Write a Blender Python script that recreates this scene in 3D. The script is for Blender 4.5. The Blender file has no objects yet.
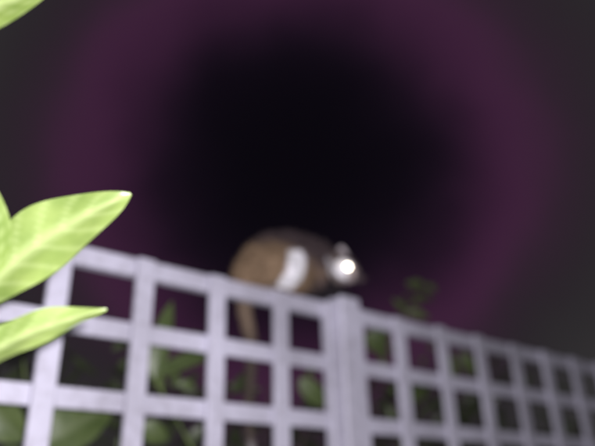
import bpy, bmesh, math, random
from mathutils import Vector, Matrix, noise
from mathutils.bvhtree import BVHTree
random.seed(7)
S=bpy.context.scene
H=1.45
C=Vector((.115,1.767,H+.532))          # fence post / top rail centre
D=Vector((.766,.643,0)); N=Vector((-.643,.766,0)); Z=Vector((0,0,1))
def W(a,n,z): return C+D*a+N*n+Z*z     # fence coordinates -> world

# ---------------- helpers ----------------
def empty(name,loc=(0,0,0)):
    e=bpy.data.objects.new(name,None); S.collection.objects.link(e); e.location=loc; return e
def link(name,me,parent=None,mat=None):
    o=bpy.data.objects.new(name,me); S.collection.objects.link(o)
    if parent:
        o.parent=parent; o.matrix_parent_inverse=Matrix.Translation(parent.location).inverted()
    if mat: me.materials.append(mat)
    return o
def newmat(name):
    m=bpy.data.materials.new(name); m.use_nodes=True
    nt=m.node_tree; b=nt.nodes['Principled BSDF']; return m,nt,b
def box(bm,center,ax,ay,az,sx,sy,sz,bev=0.003):
    vs=[]
    for i in (-1,1):
        for j in (-1,1):
            for k in (-1,1):
                vs.append(bm.verts.new(center+ax*(i*sx/2)+ay*(j*sy/2)+az*(k*sz/2)))
    idx=[(0,1,3,2),(4,6,7,5),(0,4,5,1),(2,3,7,6),(0,2,6,4),(1,5,7,3)]
    fs=[bm.faces.new([vs[q] for q in f]) for f in idx]
    es=set()
    for f in fs: es.update(f.edges)
    if bev: bmesh.ops.bevel(bm,geom=list(es),offset=bev,segments=1,affect='EDGES')

# ---------------- materials ----------------
def paint_mat():
    m,nt,b=newmat('weathered_white_paint')
    tc=nt.nodes.new('ShaderNodeTexCoord')
    n1=nt.nodes.new('ShaderNodeTexNoise'); n1.inputs['Scale'].default_value=3.5; n1.inputs['Detail'].default_value=4
    n2=nt.nodes.new('ShaderNodeTexNoise'); n2.inputs['Scale'].default_value=50; n2.inputs['Detail'].default_value=4
    nt.links.new(tc.outputs['Object'],n1.inputs['Vector']); nt.links.new(tc.outputs['Object'],n2.inputs['Vector'])
    r=nt.nodes.new('ShaderNodeValToRGB')
    r.color_ramp.elements[0].position=.3; r.color_ramp.elements[0].color=(.33,.315,.385,1)
    r.color_ramp.elements[1].position=.68; r.color_ramp.elements[1].color=(.52,.50,.62,1)
    nt.links.new(n1.outputs['Fac'],r.inputs['Fac'])
    mx=nt.nodes.new('ShaderNodeMix'); mx.data_type='RGBA'; mx.blend_type='MULTIPLY'
    r2=nt.nodes.new('ShaderNodeValToRGB'); r2.color_ramp.elements[0].position=.36; r2.color_ramp.elements[0].color=(.5,.48,.45,1)
    r2.color_ramp.elements[1].position=.52; r2.color_ramp.elements[1].color=(1,1,1,1)
    nt.links.new(n2.outputs['Fac'],r2.inputs['Fac'])
    mx.inputs[0].default_value=.28
    nt.links.new(r.outputs['Color'],mx.inputs[6]); nt.links.new(r2.outputs['Color'],mx.inputs[7])
    nt.links.new(mx.outputs[2],b.inputs['Base Color']); b.inputs['Roughness'].default_value=.6
    bp=nt.nodes.new('ShaderNodeBump'); bp.inputs['Strength'].default_value=.15; bp.inputs['Distance'].default_value=.003
    nt.links.new(n2.outputs['Fac'],bp.inputs['Height']); nt.links.new(bp.outputs['Normal'],b.inputs['Normal'])
    return m
def leaf_mat(name,c1,c2,rib,trans=.35,rough=.45):
    m,nt,b=newmat(name)
    at=nt.nodes.new('ShaderNodeAttribute'); at.attribute_name='leafcol'
    sep=nt.nodes.new('ShaderNodeSeparateColor'); nt.links.new(at.outputs['Color'],sep.inputs[0])
    mx=nt.nodes.new('ShaderNodeMix'); mx.data_type='RGBA'
    mx.inputs[6].default_value=(*c1,1); mx.inputs[7].default_value=(*c2,1)
    nt.links.new(sep.outputs[0],mx.inputs[0])
    tc=nt.nodes.new('ShaderNodeTexCoord'); ns=nt.nodes.new('ShaderNodeTexNoise'); ns.inputs['Scale'].default_value=30; ns.inputs['Detail'].default_value=3
    nt.links.new(tc.outputs['Object'],ns.inputs['Vector'])
    rr=nt.nodes.new('ShaderNodeValToRGB'); rr.color_ramp.elements[0].position=.35; rr.color_ramp.elements[0].color=(.58,.66,.52,1)
    rr.color_ramp.elements[1].position=.66; rr.color_ramp.elements[1].color=(1.0,1.0,1.0,1)
    nt.links.new(ns.outputs['Fac'],rr.inputs['Fac'])
    m1=nt.nodes.new('ShaderNodeMix'); m1.data_type='RGBA'; m1.blend_type='MULTIPLY'; m1.inputs[0].default_value=.85
    nt.links.new(mx.outputs[2],m1.inputs[6]); nt.links.new(rr.outputs['Color'],m1.inputs[7])
    m2=nt.nodes.new('ShaderNodeMix'); m2.data_type='RGBA'; m2.inputs[7].default_value=(*rib,1)
    nt.links.new(sep.outputs[1],m2.inputs[0]); nt.links.new(m1.outputs[2],m2.inputs[6])
    nt.links.new(m2.outputs[2],b.inputs['Base Color']); b.inputs['Roughness'].default_value=rough
    bp=nt.nodes.new('ShaderNodeBump'); bp.inputs['Strength'].default_value=.4; bp.inputs['Distance'].default_value=.004
    nt.links.new(ns.outputs['Fac'],bp.inputs['Height']); nt.links.new(bp.outputs['Normal'],b.inputs['Normal'])
    tr=nt.nodes.new('ShaderNodeBsdfTranslucent'); nt.links.new(m2.outputs[2],tr.inputs['Color'])
    ms=nt.nodes.new('ShaderNodeMixShader'); ms.inputs[0].default_value=trans
    out=nt.nodes['Material Output']
    nt.links.new(b.outputs[0],ms.inputs[1]); nt.links.new(tr.outputs[0],ms.inputs[2]); nt.links.new(ms.outputs[0],out.inputs['Surface'])
    return m
def bark_mat(name,a,c):
    m,nt,b=newmat(name)
    tc=nt.nodes.new('ShaderNodeTexCoord'); ns=nt.nodes.new('ShaderNodeTexNoise'); ns.inputs['Scale'].default_value=40; ns.inputs['Detail'].default_value=6
    nt.links.new(tc.outputs['Object'],ns.inputs['Vector'])
    r=nt.nodes.new('ShaderNodeValToRGB'); r.color_ramp.elements[0].color=(*a,1); r.color_ramp.elements[1].color=(*c,1)
    r.color_ramp.elements[0].position=.3; r.color_ramp.elements[1].position=.7
    nt.links.new(ns.outputs['Fac'],r.inputs['Fac']); nt.links.new(r.outputs['Color'],b.inputs['Base Color']); b.inputs['Roughness'].default_value=.85
    bp=nt.nodes.new('ShaderNodeBump'); bp.inputs['Strength'].default_value=.5; nt.links.new(ns.outputs['Fac'],bp.inputs['Height']); nt.links.new(bp.outputs['Normal'],b.inputs['Normal'])
    return m
M_paint=paint_mat()
M_lemon=leaf_mat('lemon_leaf',(.082,.112,.026),(.105,.135,.042),(.14,.17,.068),.15,.40)
M_shrub=leaf_mat('shrub_leaf',(.030,.040,.020),(.055,.072,.032),(.07,.085,.045),.2)
M_vine=leaf_mat('vine_leaf',(.065,.092,.032),(.105,.14,.048),(.12,.15,.07),.25)
M_bark=bark_mat('bark',(.03,.022,.015),(.10,.08,.055))
M_green_stem=bark_mat('green_stem',(.05,.08,.02),(.10,.13,.04))

# ---------------- fence ----------------
fence=empty('lattice_fence',W(0,0,-C.z))
sL,sR,oL,oR=.191,.201,.227,.219
bm=bmesh.new()
def jit(x): return random.uniform(-x,x)
def vertical(a,top,bot,w=.046,t=.014,n=-.010):
    c=W(a,n,(top+bot)/2); ax=(D+Z*jit(.012)).normalized(); az=(Z-D*ax.z).normalized()
    box(bm,c,ax,N,az,w,t,top-bot,.002)
ROWS=5; bottom=-.15*ROWS
va=[-(oL+i*sL) for i in range(0,12)]+[oR+i*sR for i in range(0,16)]
for a in va: vertical(a+jit(.003),.019+jit(.004),bottom+.01,w=.045+jit(.002))
me=bpy.data.meshes.new('vertical_slats'); bm.to_mesh(me); bm.free(); link('vertical_slats',me,fence,M_paint)
bm=bmesh.new()
aL=-(oL+11*sL+.09); aR=oR+15*sR+.1
for j in range(1,ROWS):
    for (p,q) in ((aL,-.052),(.052,aR)):
        k=random.uniform(-.003,.003)
        box(bm,W((p+q)/2,.005,-.15*j+k),D,N,Z,q-p,.013,.041,.002)
me=bpy.data.meshes.new('horizontal_slats'); bm.to_mesh(me); bm.free(); link('horizontal_slats',me,fence,M_paint)
bm=bmesh.new()
for (p,q) in ((aL,-.052),(.052,aR)):
    box(bm,W((p+q)/2,.0125,0),D,N,Z,q-p,.028,.043,.004)
    box(bm,W((p+q)/2,.008,bottom-.01),D,N,Z,q-p,.05,.06,.004)
me=bpy.data.meshes.new('rails'); bm.to_mesh(me); bm.free(); link('rails',me,fence,M_paint)
bm=bmesh.new()
for a in (-.004,aR+.05,aL-.05):
    zt=.034
    box(bm,W(a,.0,(zt-C.z)/2-.1),D,N,Z,.076,.088,C.z+zt+.2,.005)
for a in (-.058,.056):
    box(bm,W(a,-.004,(.016+bottom)/2),D,N,Z,.022,.030,.016-bottom,.003)
me=bpy.data.meshes.new('posts'); bm.to_mesh(me); bm.free(); link('posts',me,fence,M_paint)
bm=bmesh.new()
a=aL
while a<aR:
    if abs(a+.05)>.1:
        zt=bottom-.045; box(bm,W(a+.05,.006,(zt-C.z)/2),D,N,Z,.098,.016,zt+C.z,.002)
    a+=.102
me=bpy.data.meshes.new('palings'); bm.to_mesh(me); bm.free(); link('palings',me,fence,M_paint)

# ---------------- leaves ----------------
def leaf(bm,lay,base,tip,width,facing,bend=.12,fold=.25,wave=.0,pw=.8,nl=12,nw=3,sb=0.,sp=.75):
    base=Vector(base);tip=Vector(tip);ax=tip-base;L=ax.length;ax/=L
    side=ax.cross(Vector(facing)).normalized(); nm=side.cross(ax).normalized()
    ph=random.uniform(0,6); tone=random.random()
    rows=[]
    for i in range(nl+1):
        t=i/nl
        w=width*.5*max(.0,math.sin(math.pi*min(1,t**pw)))**sp
        if i==nl: w=0.0006
        if i==0: w=0.0012
        row=[]
        for j in range(-nw,nw+1):
            s=j/nw
            pos=base+ax*(L*t)+side*(w*s+sb*L*math.sin(math.pi*t))+nm*(bend*L*math.sin(math.pi*t)+fold*w*abs(s)+wave*L*math.sin(t*14+ph+s*2)*abs(s))
            v=bm.verts.new(pos)
            rib=max(0,1-abs(s)*3.2)
            vein=.45*max(0,math.sin((t*7-abs(s)*1.2)*2*math.pi))**4
            v[lay]=(min(1,max(0,tone+.3*(t-.5))),min(1,rib*.8+vein),0,1)
            row.append(v)
        rows.append(row)
    for i in range(nl):
        for j in range(2*nw):
            f=bm.faces.new((rows[i][j],rows[i][j+1],rows[i+1][j+1],rows[i+1][j])); f.smooth=True
def leafmesh(name,parent,mat,fn):
    bm=bmesh.new(); lay=bm.verts.layers.float_color.new('leafcol'); fn(bm,lay)
    me=bpy.data.meshes.new(name); bm.to_mesh(me); bm.free(); return link(name,me,parent,mat)
def tubes(name,parent,mat,chains):
    bm=bmesh.new()
    for pts in chains:
        rings=[]
        P=[Vector(p[:3]) for p in pts]
        for i,p in enumerate(pts):
            t=(P[min(i+1,len(P)-1)]-P[max(i-1,0)]).normalized()
            u=t.cross(Vector((.3,1,.2))).normalized(); v=t.cross(u)
            rings.append([bm.verts.new(P[i]+(u*math.cos(k*math.pi/4)+v*math.sin(k*math.pi/4))*p[3]) for k in range(8)])
        for i in range(len(rings)-1):
            for k in range(8):
                f=bm.faces.new((rings[i][k],rings[i][(k+1)%8],rings[i+1][(k+1)%8],rings[i+1][k])); f.smooth=True
        bm.faces.new(rings[-1]); bm.faces.new(rings[0][::-1])
    me=bpy.data.meshes.new(name); bm.to_mesh(me); bm.free(); return link(name,me,parent,mat)

lemon=empty('lemon_tree',(-.62,.50,0))
tubes('trunk_and_limbs',lemon,M_bark,[
 [(-.62,.50,-.05,.035),(-.60,.51,.5,.03),(-.63,.49,1.0,.026),(-.60,.50,1.5,.020),(-.56,.48,1.9,.012),(-.54,.47,2.2,.006)],
 [(-.61,.50,1.25,.014),(-.48,.49,1.45,.008),(-.36,.475,1.54,.005),(-.29,.472,1.575,.0032),(-.252,.465,1.635,.0022),(-.256,.44,1.72,.0016)],
 [(-.60,.50,1.5,.013),(-.45,.44,1.68,.007),(-.33,.41,1.77,.004),(-.28,.39,1.80,.002)],
 [(-.60,.50,1.3,.014),(-.75,.62,1.6,.008),(-.85,.7,1.85,.004)],
 [(-.61,.50,1.1,.014),(-.8,.4,1.4,.008),(-.9,.3,1.65,.004)]])
def lemleaves(bm,lay):
    z=H
    leaf(bm,lay,(-.254,.470,z+.150),(-.135,.47,z+.247),.064,(.15,-1,.25),bend=.05,fold=.14,wave=.010,pw=.95,nl=40,nw=10,sb=-.04,sp=.80)
    leaf(bm,lay,(-.250,.463,z+.103),(-.149,.48,z+.153),.036,(.1,-1,.5),bend=.06,fold=.25,wave=.012,nl=30,nw=8)
    leaf(bm,lay,(-.275,.389,z+.340),(-.184,.391,z+.401),.046,(.1,-1,-.1),bend=.05,fold=.2,nl=14,nw=5)
    leaf(bm,lay,(-.228,.446,z+.165),(-.242,.434,z+.252),.038,(.3,-1,.1),bend=-.06,fold=.3,wave=.01,nl=14,nw=5)
    leaf(bm,lay,(-.252,.455,z+.165),(-.226,.450,z+.200),.014,(.5,-1,.1),bend=.1,fold=.3)
    for _ in range(260):
        c=Vector((random.gauss(-.72,.2),random.gauss(.5,.2),random.gauss(1.75,.26)))
        if c.x>-.44 or c.z>2.4 or c.x>-.62*c.y-.18: continue
        d=Vector((random.uniform(-1,1),random.uniform(-1,1),random.uniform(-.6,.6))).normalized()
        leaf(bm,lay,c,c+d*random.uniform(.06,.10),random.uniform(.025,.04),(random.uniform(-.4,.4),-.3,1),bend=-.1,fold=.3,nl=6,nw=2)
leafmesh('leaves',lemon,M_lemon,lemleaves)

shrub=empty('garden_shrub',W(-.5,.4,-C.z))
ch=[]
for k in range(26):
    a=random.uniform(-2.0,3.0); n=random.uniform(.12,.7)
    pts=[(a,n,-C.z-.02,.012)]
    for q in range(1,6):
        z=-C.z+q*(C.z-.1-random.uniform(0,.25))/5; a+=jit(.07); n=max(.09,n+jit(.06)); pts.append((a,n,z,.012*(1-q/6.5)))
    ch.append([(*W(p[0],p[1],p[2]),p[3]) for p in pts])
tubes('stems',shrub,M_bark,ch)
def shrubleaves(bm,lay):
    for _ in range(3400):
        a=random.uniform(-2.3,3.3); n=.16+random.random()**1.0*.95
        top=-.02-.10*math.sin(a*3.1+1)-.12*noise.noise(Vector((a*4,n*3,1)))-.05
        z=top-abs(random.gauss(0,.38))
        if noise.noise(Vector((a*5,n*5,z*5)))<-.08: continue
        c=W(a,n,z); d=Vector((random.uniform(-1,1),random.uniform(-1,.6),random.uniform(-.8,.8))).normalized()
        leaf(bm,lay,c,c+d*random.uniform(.05,.10),random.uniform(.02,.038),(random.uniform(-.5,.5),-.6,random.uniform(0,1)),bend=-.1,fold=.25,nl=5,nw=1)
leafmesh('foliage',shrub,M_shrub,shrubleaves)

vine=empty('climbing_vine',W(.2,.12,-C.z))
key=[((-.514,.10,-.221),(-.479,.10,-.027),.050),((-.51,.12,-.216),(-.273,.13,-.119),.045),((-.759,.11,-.385),(-.600,.11,-.285),.10),
 ((-.517,.15,-.319),(-.443,.15,-.352),.05),((-.075,.1,-.174),(.023,.1,-.246),.055),((.215,.12,.0),(.30,.12,-.059),.06),((.24,.11,.03),(.30,.11,-.02),.05),
 ((.458,.2,-.19),(.60,.2,-.12),.06),((.60,.15,.0),(.69,.15,-.09),.06),((.80,.2,.03),(.88,.2,-.05),.05),((.31,.1,-.02),(.36,.1,-.09),.05),
 ((-.80,.15,-.11),(-.66,.15,-.10),.05),((-.86,.12,-.30),(-.78,.12,-.37),.08),((.1,.12,-.33),(.2,.12,-.28),.05)]
twig=[(.34,.09,.04),(.38,.09,.09),(.43,.10,.13),(.47,.10,.17),(.51,.10,.21)]
def vineleaves(bm,lay):
    for b,t,w in key:
        leaf(bm,lay,W(*b),W(*t),w,(jit(.4),-1,jit(.4)),bend=.1,fold=.2,pw=.7,nl=10,nw=3)
        for _ in range(2):
            bb=Vector(b)+Vector((jit(.09),random.uniform(0,.06),jit(.07))); tt=bb+Vector((jit(.06),jit(.02),jit(.05)))
            leaf(bm,lay,W(*bb),W(*tt),random.uniform(.018,.035),(jit(.6),-1,jit(.6)),bend=.1,nl=6,nw=2)
    for i,t in enumerate(twig):
        for sgn in (-1,1):
            b=Vector(t); q=b+Vector((sgn*random.uniform(.05,.09),jit(.03),random.uniform(-.02,.03)))
            leaf(bm,lay,W(*b),W(*q),.027,(jit(.4),-1,jit(.4)),bend=.1,nl=8,nw=2)
leafmesh('leaves',vine,M_vine,vineleaves)
vs=[[(*W(.20,.13,-C.z),.008),(*W(.24,.14,-1.2),.007),(*W(.30,.12,-.6),.006),(*W(.33,.10,-.2),.005)]+[(*W(*t),.0035) for t in twig]]
vs.append([(*W(.22,.13,-1.9),.006),(*W(.0,.12,-.9),.005),(*W(-.3,.12,-.5),.004),(*W(-.5,.11,-.23),.003),(*W(-.48,.10,-.06),.002)])
vs.append([(*W(.24,.13,-1.7),.006),(*W(.5,.14,-.8),.005),(*W(.62,.16,-.2),.003),(*W(1.0,.15,-.03),.002)])
vs.append([(*W(.0,.12,-.9),.005),(*W(-.6,.13,-.7),.004),(*W(-.76,.14,-.38),.003),(*W(-.82,.14,-.12),.002)])
tubes('vine_stems',vine,M_green_stem,vs)

# ---------------- possum ----------------
ZT=.022 # top of the rail
poss=empty('ringtail_possum',W(-.2,0,ZT))
def P(a,n,z): return W(a,n,ZT+z)
hd=(D*.52-N*.70-Z*.38).normalized()
Hc=P(-.008,-.010,.108)
balls=[]
def ball(p,r,sc=(1,1,1)): balls.append((Vector(p),r,sc))
def chain(pts,step=.005):
    for i in range(len(pts)-1):
        p0,r0=Vector(pts[i][0]),pts[i][1]; p1,r1=Vector(pts[i+1][0]),pts[i+1][1]
        k=max(2,int((p1-p0).length/step))
        for q in range(k+1):
            t=q/k; ball(p0.lerp(p1,t),r0+(r1-r0)*t)
ball(P(-.262,.0,.062),.062,(1.02,.88,1.0)); ball(P(-.226,.0,.086),.067,(1.1,.86,1.0))
ball(P(-.190,-.002,.101),.065,(1.1,.86,1.0)); ball(P(-.14,-.004,.107),.060,(1.1,.88,1.0)); ball(P(-.092,-.008,.112),.051,(1,.9,1))
ball(P(-.17,-.004,.055),.048,(1.4,.86,1.0))
chain([(P(-.10,-.008,.112),.047),(Hc+Z*.006,.040)])
ball(Hc,.043,(1,1,.95)); ball(Hc+hd*.016+Z*.002,.037)
side=hd.cross(Z).normalized()
up=side.cross(hd).normalized()
chain([(Hc+hd*.025-up*.004,.030),(Hc+hd*.044-up*.009,.022),(Hc+hd*.060-up*.012,.0155),(Hc+hd*.070-up*.014,.010)])
ball(Hc+hd*.024-up*.012+side*.014,.024); ball(Hc+hd*.024-up*.012-side*.014,.024)
def leg(*pts): chain([(P(*p[:3]),p[3]) for p in pts],.004)
leg((-.10,-.036,.075,.028),(-.105,-.044,.036,.019),(-.065,-.034,.018,.015),(-.035,-.026,.018,.014),(-.005,-.024,.023,.012))
leg((-.10,.030,.07,.026),(-.10,.040,.036,.018),(-.05,.030,.018,.0145),(-.015,.022,.024,.013),(.018,.012,.023,.012))
chain([(P(-.085,-.01,.07),.034),(P(-.04,-.01,.055),.026)])
leg((-.260,-.030,.055,.045),(-.225,-.052,.036,.026),(-.285,-.040,.014,.014),(-.26,-.020,.008,.011),(-.235,-.012,.007,.010))
leg((-.260,.030,.055,.045),(-.225,.050,.036,.026),(-.285,.036,.014,.014),(-.26,.022,.008,.011),(-.235,.018,.007,.010))
for (a,n,z) in ((-.005,-.024,.021),(.018,.012,.021),(-.235,-.012,.006),(-.235,.018,.006)):
    for k in range(5):
        ang=(k-2)*.38
        chain([(P(a,n,z),.006),(P(a+.014*math.cos(ang),n+.014*math.sin(ang),z-.002),.005),(P(a+.022*math.cos(ang),n+.022*math.sin(ang),z-.006),.0035)],.004)
tail=[(-.305,.024,.045,.030),(-.302,.045,.0,.022),(-.288,.060,-.05,.018),(-.268,.063,-.12,.015),(-.264,.064,-.20,.0125),(-.272,.064,-.28,.011),(-.268,.064,-.35,.010),(-.262,.062,-.42,.009),(-.24,.058,-.452,.008),(-.215,.056,-.43,.007),(-.22,.056,-.40,.006)]
leg(*tail)
bm=bmesh.new()
for p,r,sc in balls:
    M=Matrix.Translation(p)@Matrix((( D.x,N.x,0,0),(D.y,N.y,0,0),(0,0,1,0),(0,0,0,1)))@Matrix.Diagonal((r*sc[0],r*sc[1],r*sc[2],1))
    bmesh.ops.create_icosphere(bm,subdivisions=2,radius=1,matrix=M)
me=bpy.data.meshes.new('tmp'); bm.to_mesh(me); bm.free()
tmp=bpy.data.objects.new('tmp',me); S.collection.objects.link(tmp)
rm=tmp.modifiers.new('r','REMESH'); rm.mode='VOXEL'; rm.voxel_size=.0032; rm.use_smooth_shade=True
sm=tmp.modifiers.new('s','SMOOTH'); sm.iterations=6; sm.factor=.5
dg=bpy.context.evaluated_depsgraph_get()
body=bpy.data.meshes.new_from_object(tmp.evaluated_get(dg)); bpy.data.objects.remove(tmp)
body.name='body'
# the eye sits on the face surface, found by shooting at the socket from outside
tree=BVHTree.FromPolygons([v.co.copy() for v in body.vertices],[tuple(p.vertices) for p in body.polygons])
sock=W(.039,0,.140)
outw=Vector((-.085,-.95,-.30)).normalized()
h0=tree.ray_cast(sock+outw*.3,-outw,.5)[0]
EYE=h0 if h0 else Hc+hd*.036+up*.012
def sst(x,a,b):
    t=min(1,max(0,(x-a)/(b-a))); return t*t*(3-2*t)
def mixc(a,b,t): return tuple(a[i]*(1-t)+b[i]*t for i in range(3))
def furcol(co,no):
    r=co-C; a=r.dot(D); n=r.dot(N); z=r.z-ZT
    nz=noise.noise(co*28)*.5
    dark=(.066,.047,.052); brown=(.20,.135,.088); white=(.80,.78,.84); tan=(.19,.15,.14)
    c=mixc(brown,dark,sst(z+nz*.03+max(0,a+.26)*.30,.085,.145))
    c=mixc(c,dark,sst(a,-.15,-.10)*.6)
    if n<.02:
        e=((a+.212)/.046)**2+((z-.045-(a+.212)*.4)/.050)**2+nz*1.1
        c=mixc(c,white,1-sst(e,.6,1.25))
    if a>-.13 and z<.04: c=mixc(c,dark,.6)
    h=co-Hc; f=h.dot(hd); u=h.dot(up); s=h.dot(side)
    if h.length<.085 and a>-.075:
        face=mixc(tan,dark,sst(u+nz*.01,.0,.03))
        face=mixc(face,(.34,.28,.28),sst(f,.012,.04)*(1-sst(u,.0,.02)))
        ck=((s*1.0+f*.3-.034)/.028)**2+((u+.010)/.028)**2
        face=mixc(face,white,(1-sst(ck+nz*.5,.7,1.2))*(1-sst(f,.032,.045)))
        if f>.05: face=mixc(face,(.06,.045,.05),sst(f,.050,.064))
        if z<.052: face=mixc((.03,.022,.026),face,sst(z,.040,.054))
        c=face
    elif a>-.10 and n<.0 and .055<z<.10: c=mixc(c,white,.6)
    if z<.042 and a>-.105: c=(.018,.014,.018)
    if z<-.0 :
        c=mixc(mixc((.14,.10,.075),(.055,.042,.036),sst(-z,.08,.16)),(.32,.30,.32),sst(-z,.36,.42))
    return c
body.materials.clear()
m,nt,b=newmat('possum_fur'); at=nt.nodes.new('ShaderNodeAttribute'); at.attribute_name='fur'
nt.links.new(at.outputs['Color'],b.inputs['Base Color']); b.inputs['Roughness'].default_value=.85; b.inputs['Specular IOR Level'].default_value=.2
M_fur=m
ca=body.color_attributes.new('fur','FLOAT_COLOR','POINT')
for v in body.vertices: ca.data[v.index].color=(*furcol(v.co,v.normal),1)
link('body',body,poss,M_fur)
bm=bmesh.new(); lay=bm.verts.layers.float_color.new('fur')
polys=[p for p in body.polygons]
aft=(-D*.8-Z*.45).normalized()
for _ in range(17000):
    p=random.choice(polys); co=Vector(p.center); no=Vector(p.normal); r=co-C
    z=r.z-ZT; a=r.dot(D)
    if (co-EYE).length<.014: continue
    L=.021 if z>.02 else .009
    if (co-Hc).length<.075 and a>-.06: L=.006
    if z<.03 and a>-.09: L=.004
    dr=(no*.9+aft*.6+Vector((jit(.5),jit(.5),jit(.5)))).normalized()
    if z<0: dr=(no*.7-Z*.8).normalized()
    sd=dr.cross(Vector((jit(1),jit(1),jit(1)))).normalized()*.0010
    c=furcol(co,no); k=random.uniform(.7,1.3); c=tuple(min(.85,x*k) for x in c)
    vs_=[bm.verts.new(co+sd-no*.001),bm.verts.new(co-sd-no*.001),bm.verts.new(co+dr*L*random.uniform(.6,1.2))]
    for v in vs_: v[lay]=(*c,1)
    bm.faces.new(vs_)
me=bpy.data.meshes.new('fur'); bm.to_mesh(me); bm.free(); link('fur',me,poss,M_fur)
def simple(name,col,rough=.5,emit=None):
    m,nt,b=newmat(name); ns=nt.nodes.new('ShaderNodeTexNoise'); ns.inputs['Scale'].default_value=80
    mx=nt.nodes.new('ShaderNodeMix'); mx.data_type='RGBA'; mx.inputs[6].default_value=(*[x*.7 for x in col],1); mx.inputs[7].default_value=(*col,1)
    nt.links.new(ns.outputs['Fac'],mx.inputs[0]); nt.links.new(mx.outputs[2],b.inputs['Base Color']); b.inputs['Roughness'].default_value=rough
    if emit: b.inputs['Emission Color'].default_value=(*emit[0],1); b.inputs['Emission Strength'].default_value=emit[1]
    return m
M_ear=simple('ear_skin',(.46,.40,.43),.6)
M_nose=simple('nose_skin',(.12,.07,.08),.4)
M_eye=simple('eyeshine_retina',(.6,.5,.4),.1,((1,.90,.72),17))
def ear(name,root,out,fwd,h=.040,w=.034):
    bm=bmesh.new(); out=out.normalized(); sd=out.cross(fwd).normalized(); rows=[]
    for i in range(9):
        t=i/8; ww=w*.5*(math.sin(math.pi*(.18+.82*t)))**.6 if t<1 else .002
        row=[]
        for j in range(-4,5):
            s=j/4; row.append(bm.verts.new(root+out*(h*t)+sd*(ww*s)+fwd*(.012*(s*s)*(1-t*.5)-.004)))
        rows.append(row)
    for i in range(8):
        for j in range(8):
            f=bm.faces.new((rows[i][j],rows[i][j+1],rows[i+1][j+1],rows[i+1][j])); f.smooth=True
    me=bpy.data.meshes.new(name); bm.to_mesh(me); bm.free(); o=link(name,me,poss,M_ear)
    s=o.modifiers.new('t','SOLIDIFY'); s.thickness=.0025
ear('ear_near',Hc+side*.022+up*.026+hd*.004,Z*.95+side*.35,(hd*.7+Vector((0,-.7,-.2))).normalized(),.030,.030)
ear('ear_far',Hc-side*.020+up*.028+hd*.004,Z*.97-side*.15,(hd*.7+Vector((0,-.7,-.2))).normalized(),.038,.036)
def blob(name,pos,r,mat,sc=(1,1,1)):
    bm=bmesh.new(); bmesh.ops.create_uvsphere(bm,u_segments=20,v_segments=12,radius=r)
    for v in bm.verts: v.co=Vector((v.co.x*sc[0],v.co.y*sc[1],v.co.z*sc[2]))+pos
    for f in bm.faces: f.smooth=True
    me=bpy.data.meshes.new(name); bm.to_mesh(me); bm.free(); return link(name,me,poss,mat)
M_dark_eye=simple('dark_eye',(.01,.01,.01),.05)
blob('eye_near',EYE+outw*.0015,.0066,M_eye)
e2=EYE-Hc; e2=e2-side*(2*e2.dot(side))
if abs((EYE-Hc).dot(side))<.012: e2=(EYE-Hc)+side*(.034 if (EYE-Hc).dot(side)<0 else -.034)-hd*.012
blob('eye_far',Hc+e2,.0055,M_dark_eye)
blob('nose',Hc+hd*.078-up*.013,.0055,M_nose,(1.1,1,.8))
ch=[]
for s_ in (-1,1):
    for k in range(5):
        b0=Hc+hd*.062-up*.014+side*(s_*.012); e=b0+side*(s_*.05)+Z*(-.015+k*.009)+hd*(.005)
        ch.append([(*b0,.0004),(*(b0.lerp(e,.5)+Z*.003),.0003),(*e,.0001)])
tubes('whiskers',poss,M_dark_eye,ch)

# ---------------- ground ----------------
bm=bmesh.new()
bmesh.ops.create_grid(bm,x_segments=120,y_segments=120,size=150)
for v in bm.verts: v.co.z=.04*noise.noise(v.co*.15)-.02
me=bpy.data.meshes.new('ground'); bm.to_mesh(me); bm.free()
M_gr=bark_mat('lawn_soil',(.025,.035,.012),(.06,.075,.03)); link('ground',me,None,M_gr)
bm=bmesh.new()
for _ in range(9000):
    x=random.uniform(-3,4); y=random.uniform(-2.5,5); h=random.uniform(.03,.08); an=random.uniform(0,6.28)
    p=Vector((x,y,-.02)); s_=Vector((math.cos(an),math.sin(an),0))*.003
    bm.faces.new((bm.verts.new(p+s_),bm.verts.new(p-s_),bm.verts.new(p+Vector((jit(.02),jit(.02),h)))))
me=bpy.data.meshes.new('grass'); bm.to_mesh(me); bm.free(); link('grass',me,None,bark_mat('grass_blade',(.03,.06,.012),(.06,.11,.03)))

# ---------------- world: night sky, purple lens-flare ring painted into its colour ----------------
w=bpy.data.worlds.new("World"); S.world=w; w.use_nodes=True; nt=w.node_tree
bg=nt.nodes['Background']; out=nt.nodes['World Output']
sky=nt.nodes.new('ShaderNodeTexSky'); sky.sky_type='NISHITA'; sky.sun_disc=False
sky.sun_elevation=math.radians(-8); sky.sun_rotation=math.radians(200)
nt.links.new(sky.outputs[0],bg.inputs['Color']); bg.inputs['Strength'].default_value=.05
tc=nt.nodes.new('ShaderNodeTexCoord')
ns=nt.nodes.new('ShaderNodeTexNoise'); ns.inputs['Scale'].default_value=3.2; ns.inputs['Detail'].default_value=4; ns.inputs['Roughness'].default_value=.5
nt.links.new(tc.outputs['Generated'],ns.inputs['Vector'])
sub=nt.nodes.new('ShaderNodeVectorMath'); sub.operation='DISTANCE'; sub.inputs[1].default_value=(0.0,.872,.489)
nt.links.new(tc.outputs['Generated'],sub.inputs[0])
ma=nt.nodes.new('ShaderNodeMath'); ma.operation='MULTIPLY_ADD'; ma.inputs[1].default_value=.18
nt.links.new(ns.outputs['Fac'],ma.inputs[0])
m2=nt.nodes.new('ShaderNodeMath'); m2.operation='SUBTRACT'; m2.inputs[1].default_value=.09
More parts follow.
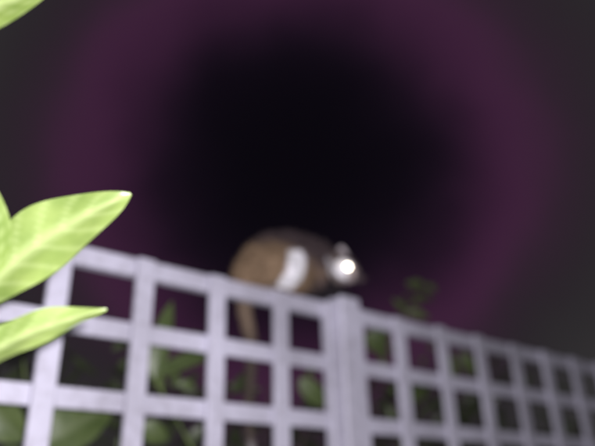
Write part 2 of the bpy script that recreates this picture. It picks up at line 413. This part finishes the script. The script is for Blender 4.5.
nt.links.new(sub.outputs['Value'],m2.inputs[0]); nt.links.new(m2.outputs[0],ma.inputs[2])
cr=nt.nodes.new('ShaderNodeValToRGB'); cr.color_ramp.interpolation='B_SPLINE'  # radial ramp: dark centre, magenta lens-flare ring painted around it, grey outside
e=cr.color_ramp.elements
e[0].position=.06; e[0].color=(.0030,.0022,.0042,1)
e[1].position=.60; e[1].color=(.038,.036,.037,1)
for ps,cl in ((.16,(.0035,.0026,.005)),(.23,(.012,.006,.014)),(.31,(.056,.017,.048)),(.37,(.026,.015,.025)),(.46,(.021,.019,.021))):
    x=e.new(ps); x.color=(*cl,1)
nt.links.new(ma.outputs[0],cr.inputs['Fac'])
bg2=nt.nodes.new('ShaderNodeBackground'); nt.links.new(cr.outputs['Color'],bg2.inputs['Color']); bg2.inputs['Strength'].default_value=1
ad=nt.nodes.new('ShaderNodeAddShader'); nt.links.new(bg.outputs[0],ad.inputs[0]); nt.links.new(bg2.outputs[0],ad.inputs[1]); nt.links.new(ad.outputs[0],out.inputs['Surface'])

# ---------------- lights ----------------
sl=bpy.data.lights.new('moon','SUN'); sl.energy=.02; sl.angle=math.radians(.5); sl.color=(.9,.93,1)
so=bpy.data.objects.new('moon',sl); S.collection.objects.link(so); so.rotation_euler=(math.radians(50),0,math.radians(-20))
fl=bpy.data.lights.new('phone_flash','POINT'); fl.energy=132; fl.shadow_soft_size=.006; fl.color=(1,.97,1)
fo=bpy.data.objects.new('phone_flash',fl); S.collection.objects.link(fo); fo.location=(.025,-.002,H+.02)

# ---------------- camera ----------------
p=.431; r=-.032
F=Vector((0,math.cos(p),math.sin(p))); U0=Vector((0,-math.sin(p),math.cos(p))); X=Vector((1,0,0))
Rt=X*math.cos(r)+U0*math.sin(r); Up=-X*math.sin(r)+U0*math.cos(r)
cam=bpy.data.cameras.new('camera'); co=bpy.data.objects.new('camera',cam); S.collection.objects.link(co)
M=Matrix(((Rt.x,Up.x,-F.x,0),(Rt.y,Up.y,-F.y,0),(Rt.z,Up.z,-F.z,H),(0,0,0,1))); co.matrix_world=M
cam.sensor_width=36; cam.lens=39.3; cam.clip_start=.02; cam.clip_end=600
cam.dof.use_dof=True; cam.dof.focus_distance=.64; cam.dof.aperture_fstop=2.15
S.camera=co
S.view_settings.view_transform='Standard'; S.view_settings.look='None'; S.view_settings.exposure=0
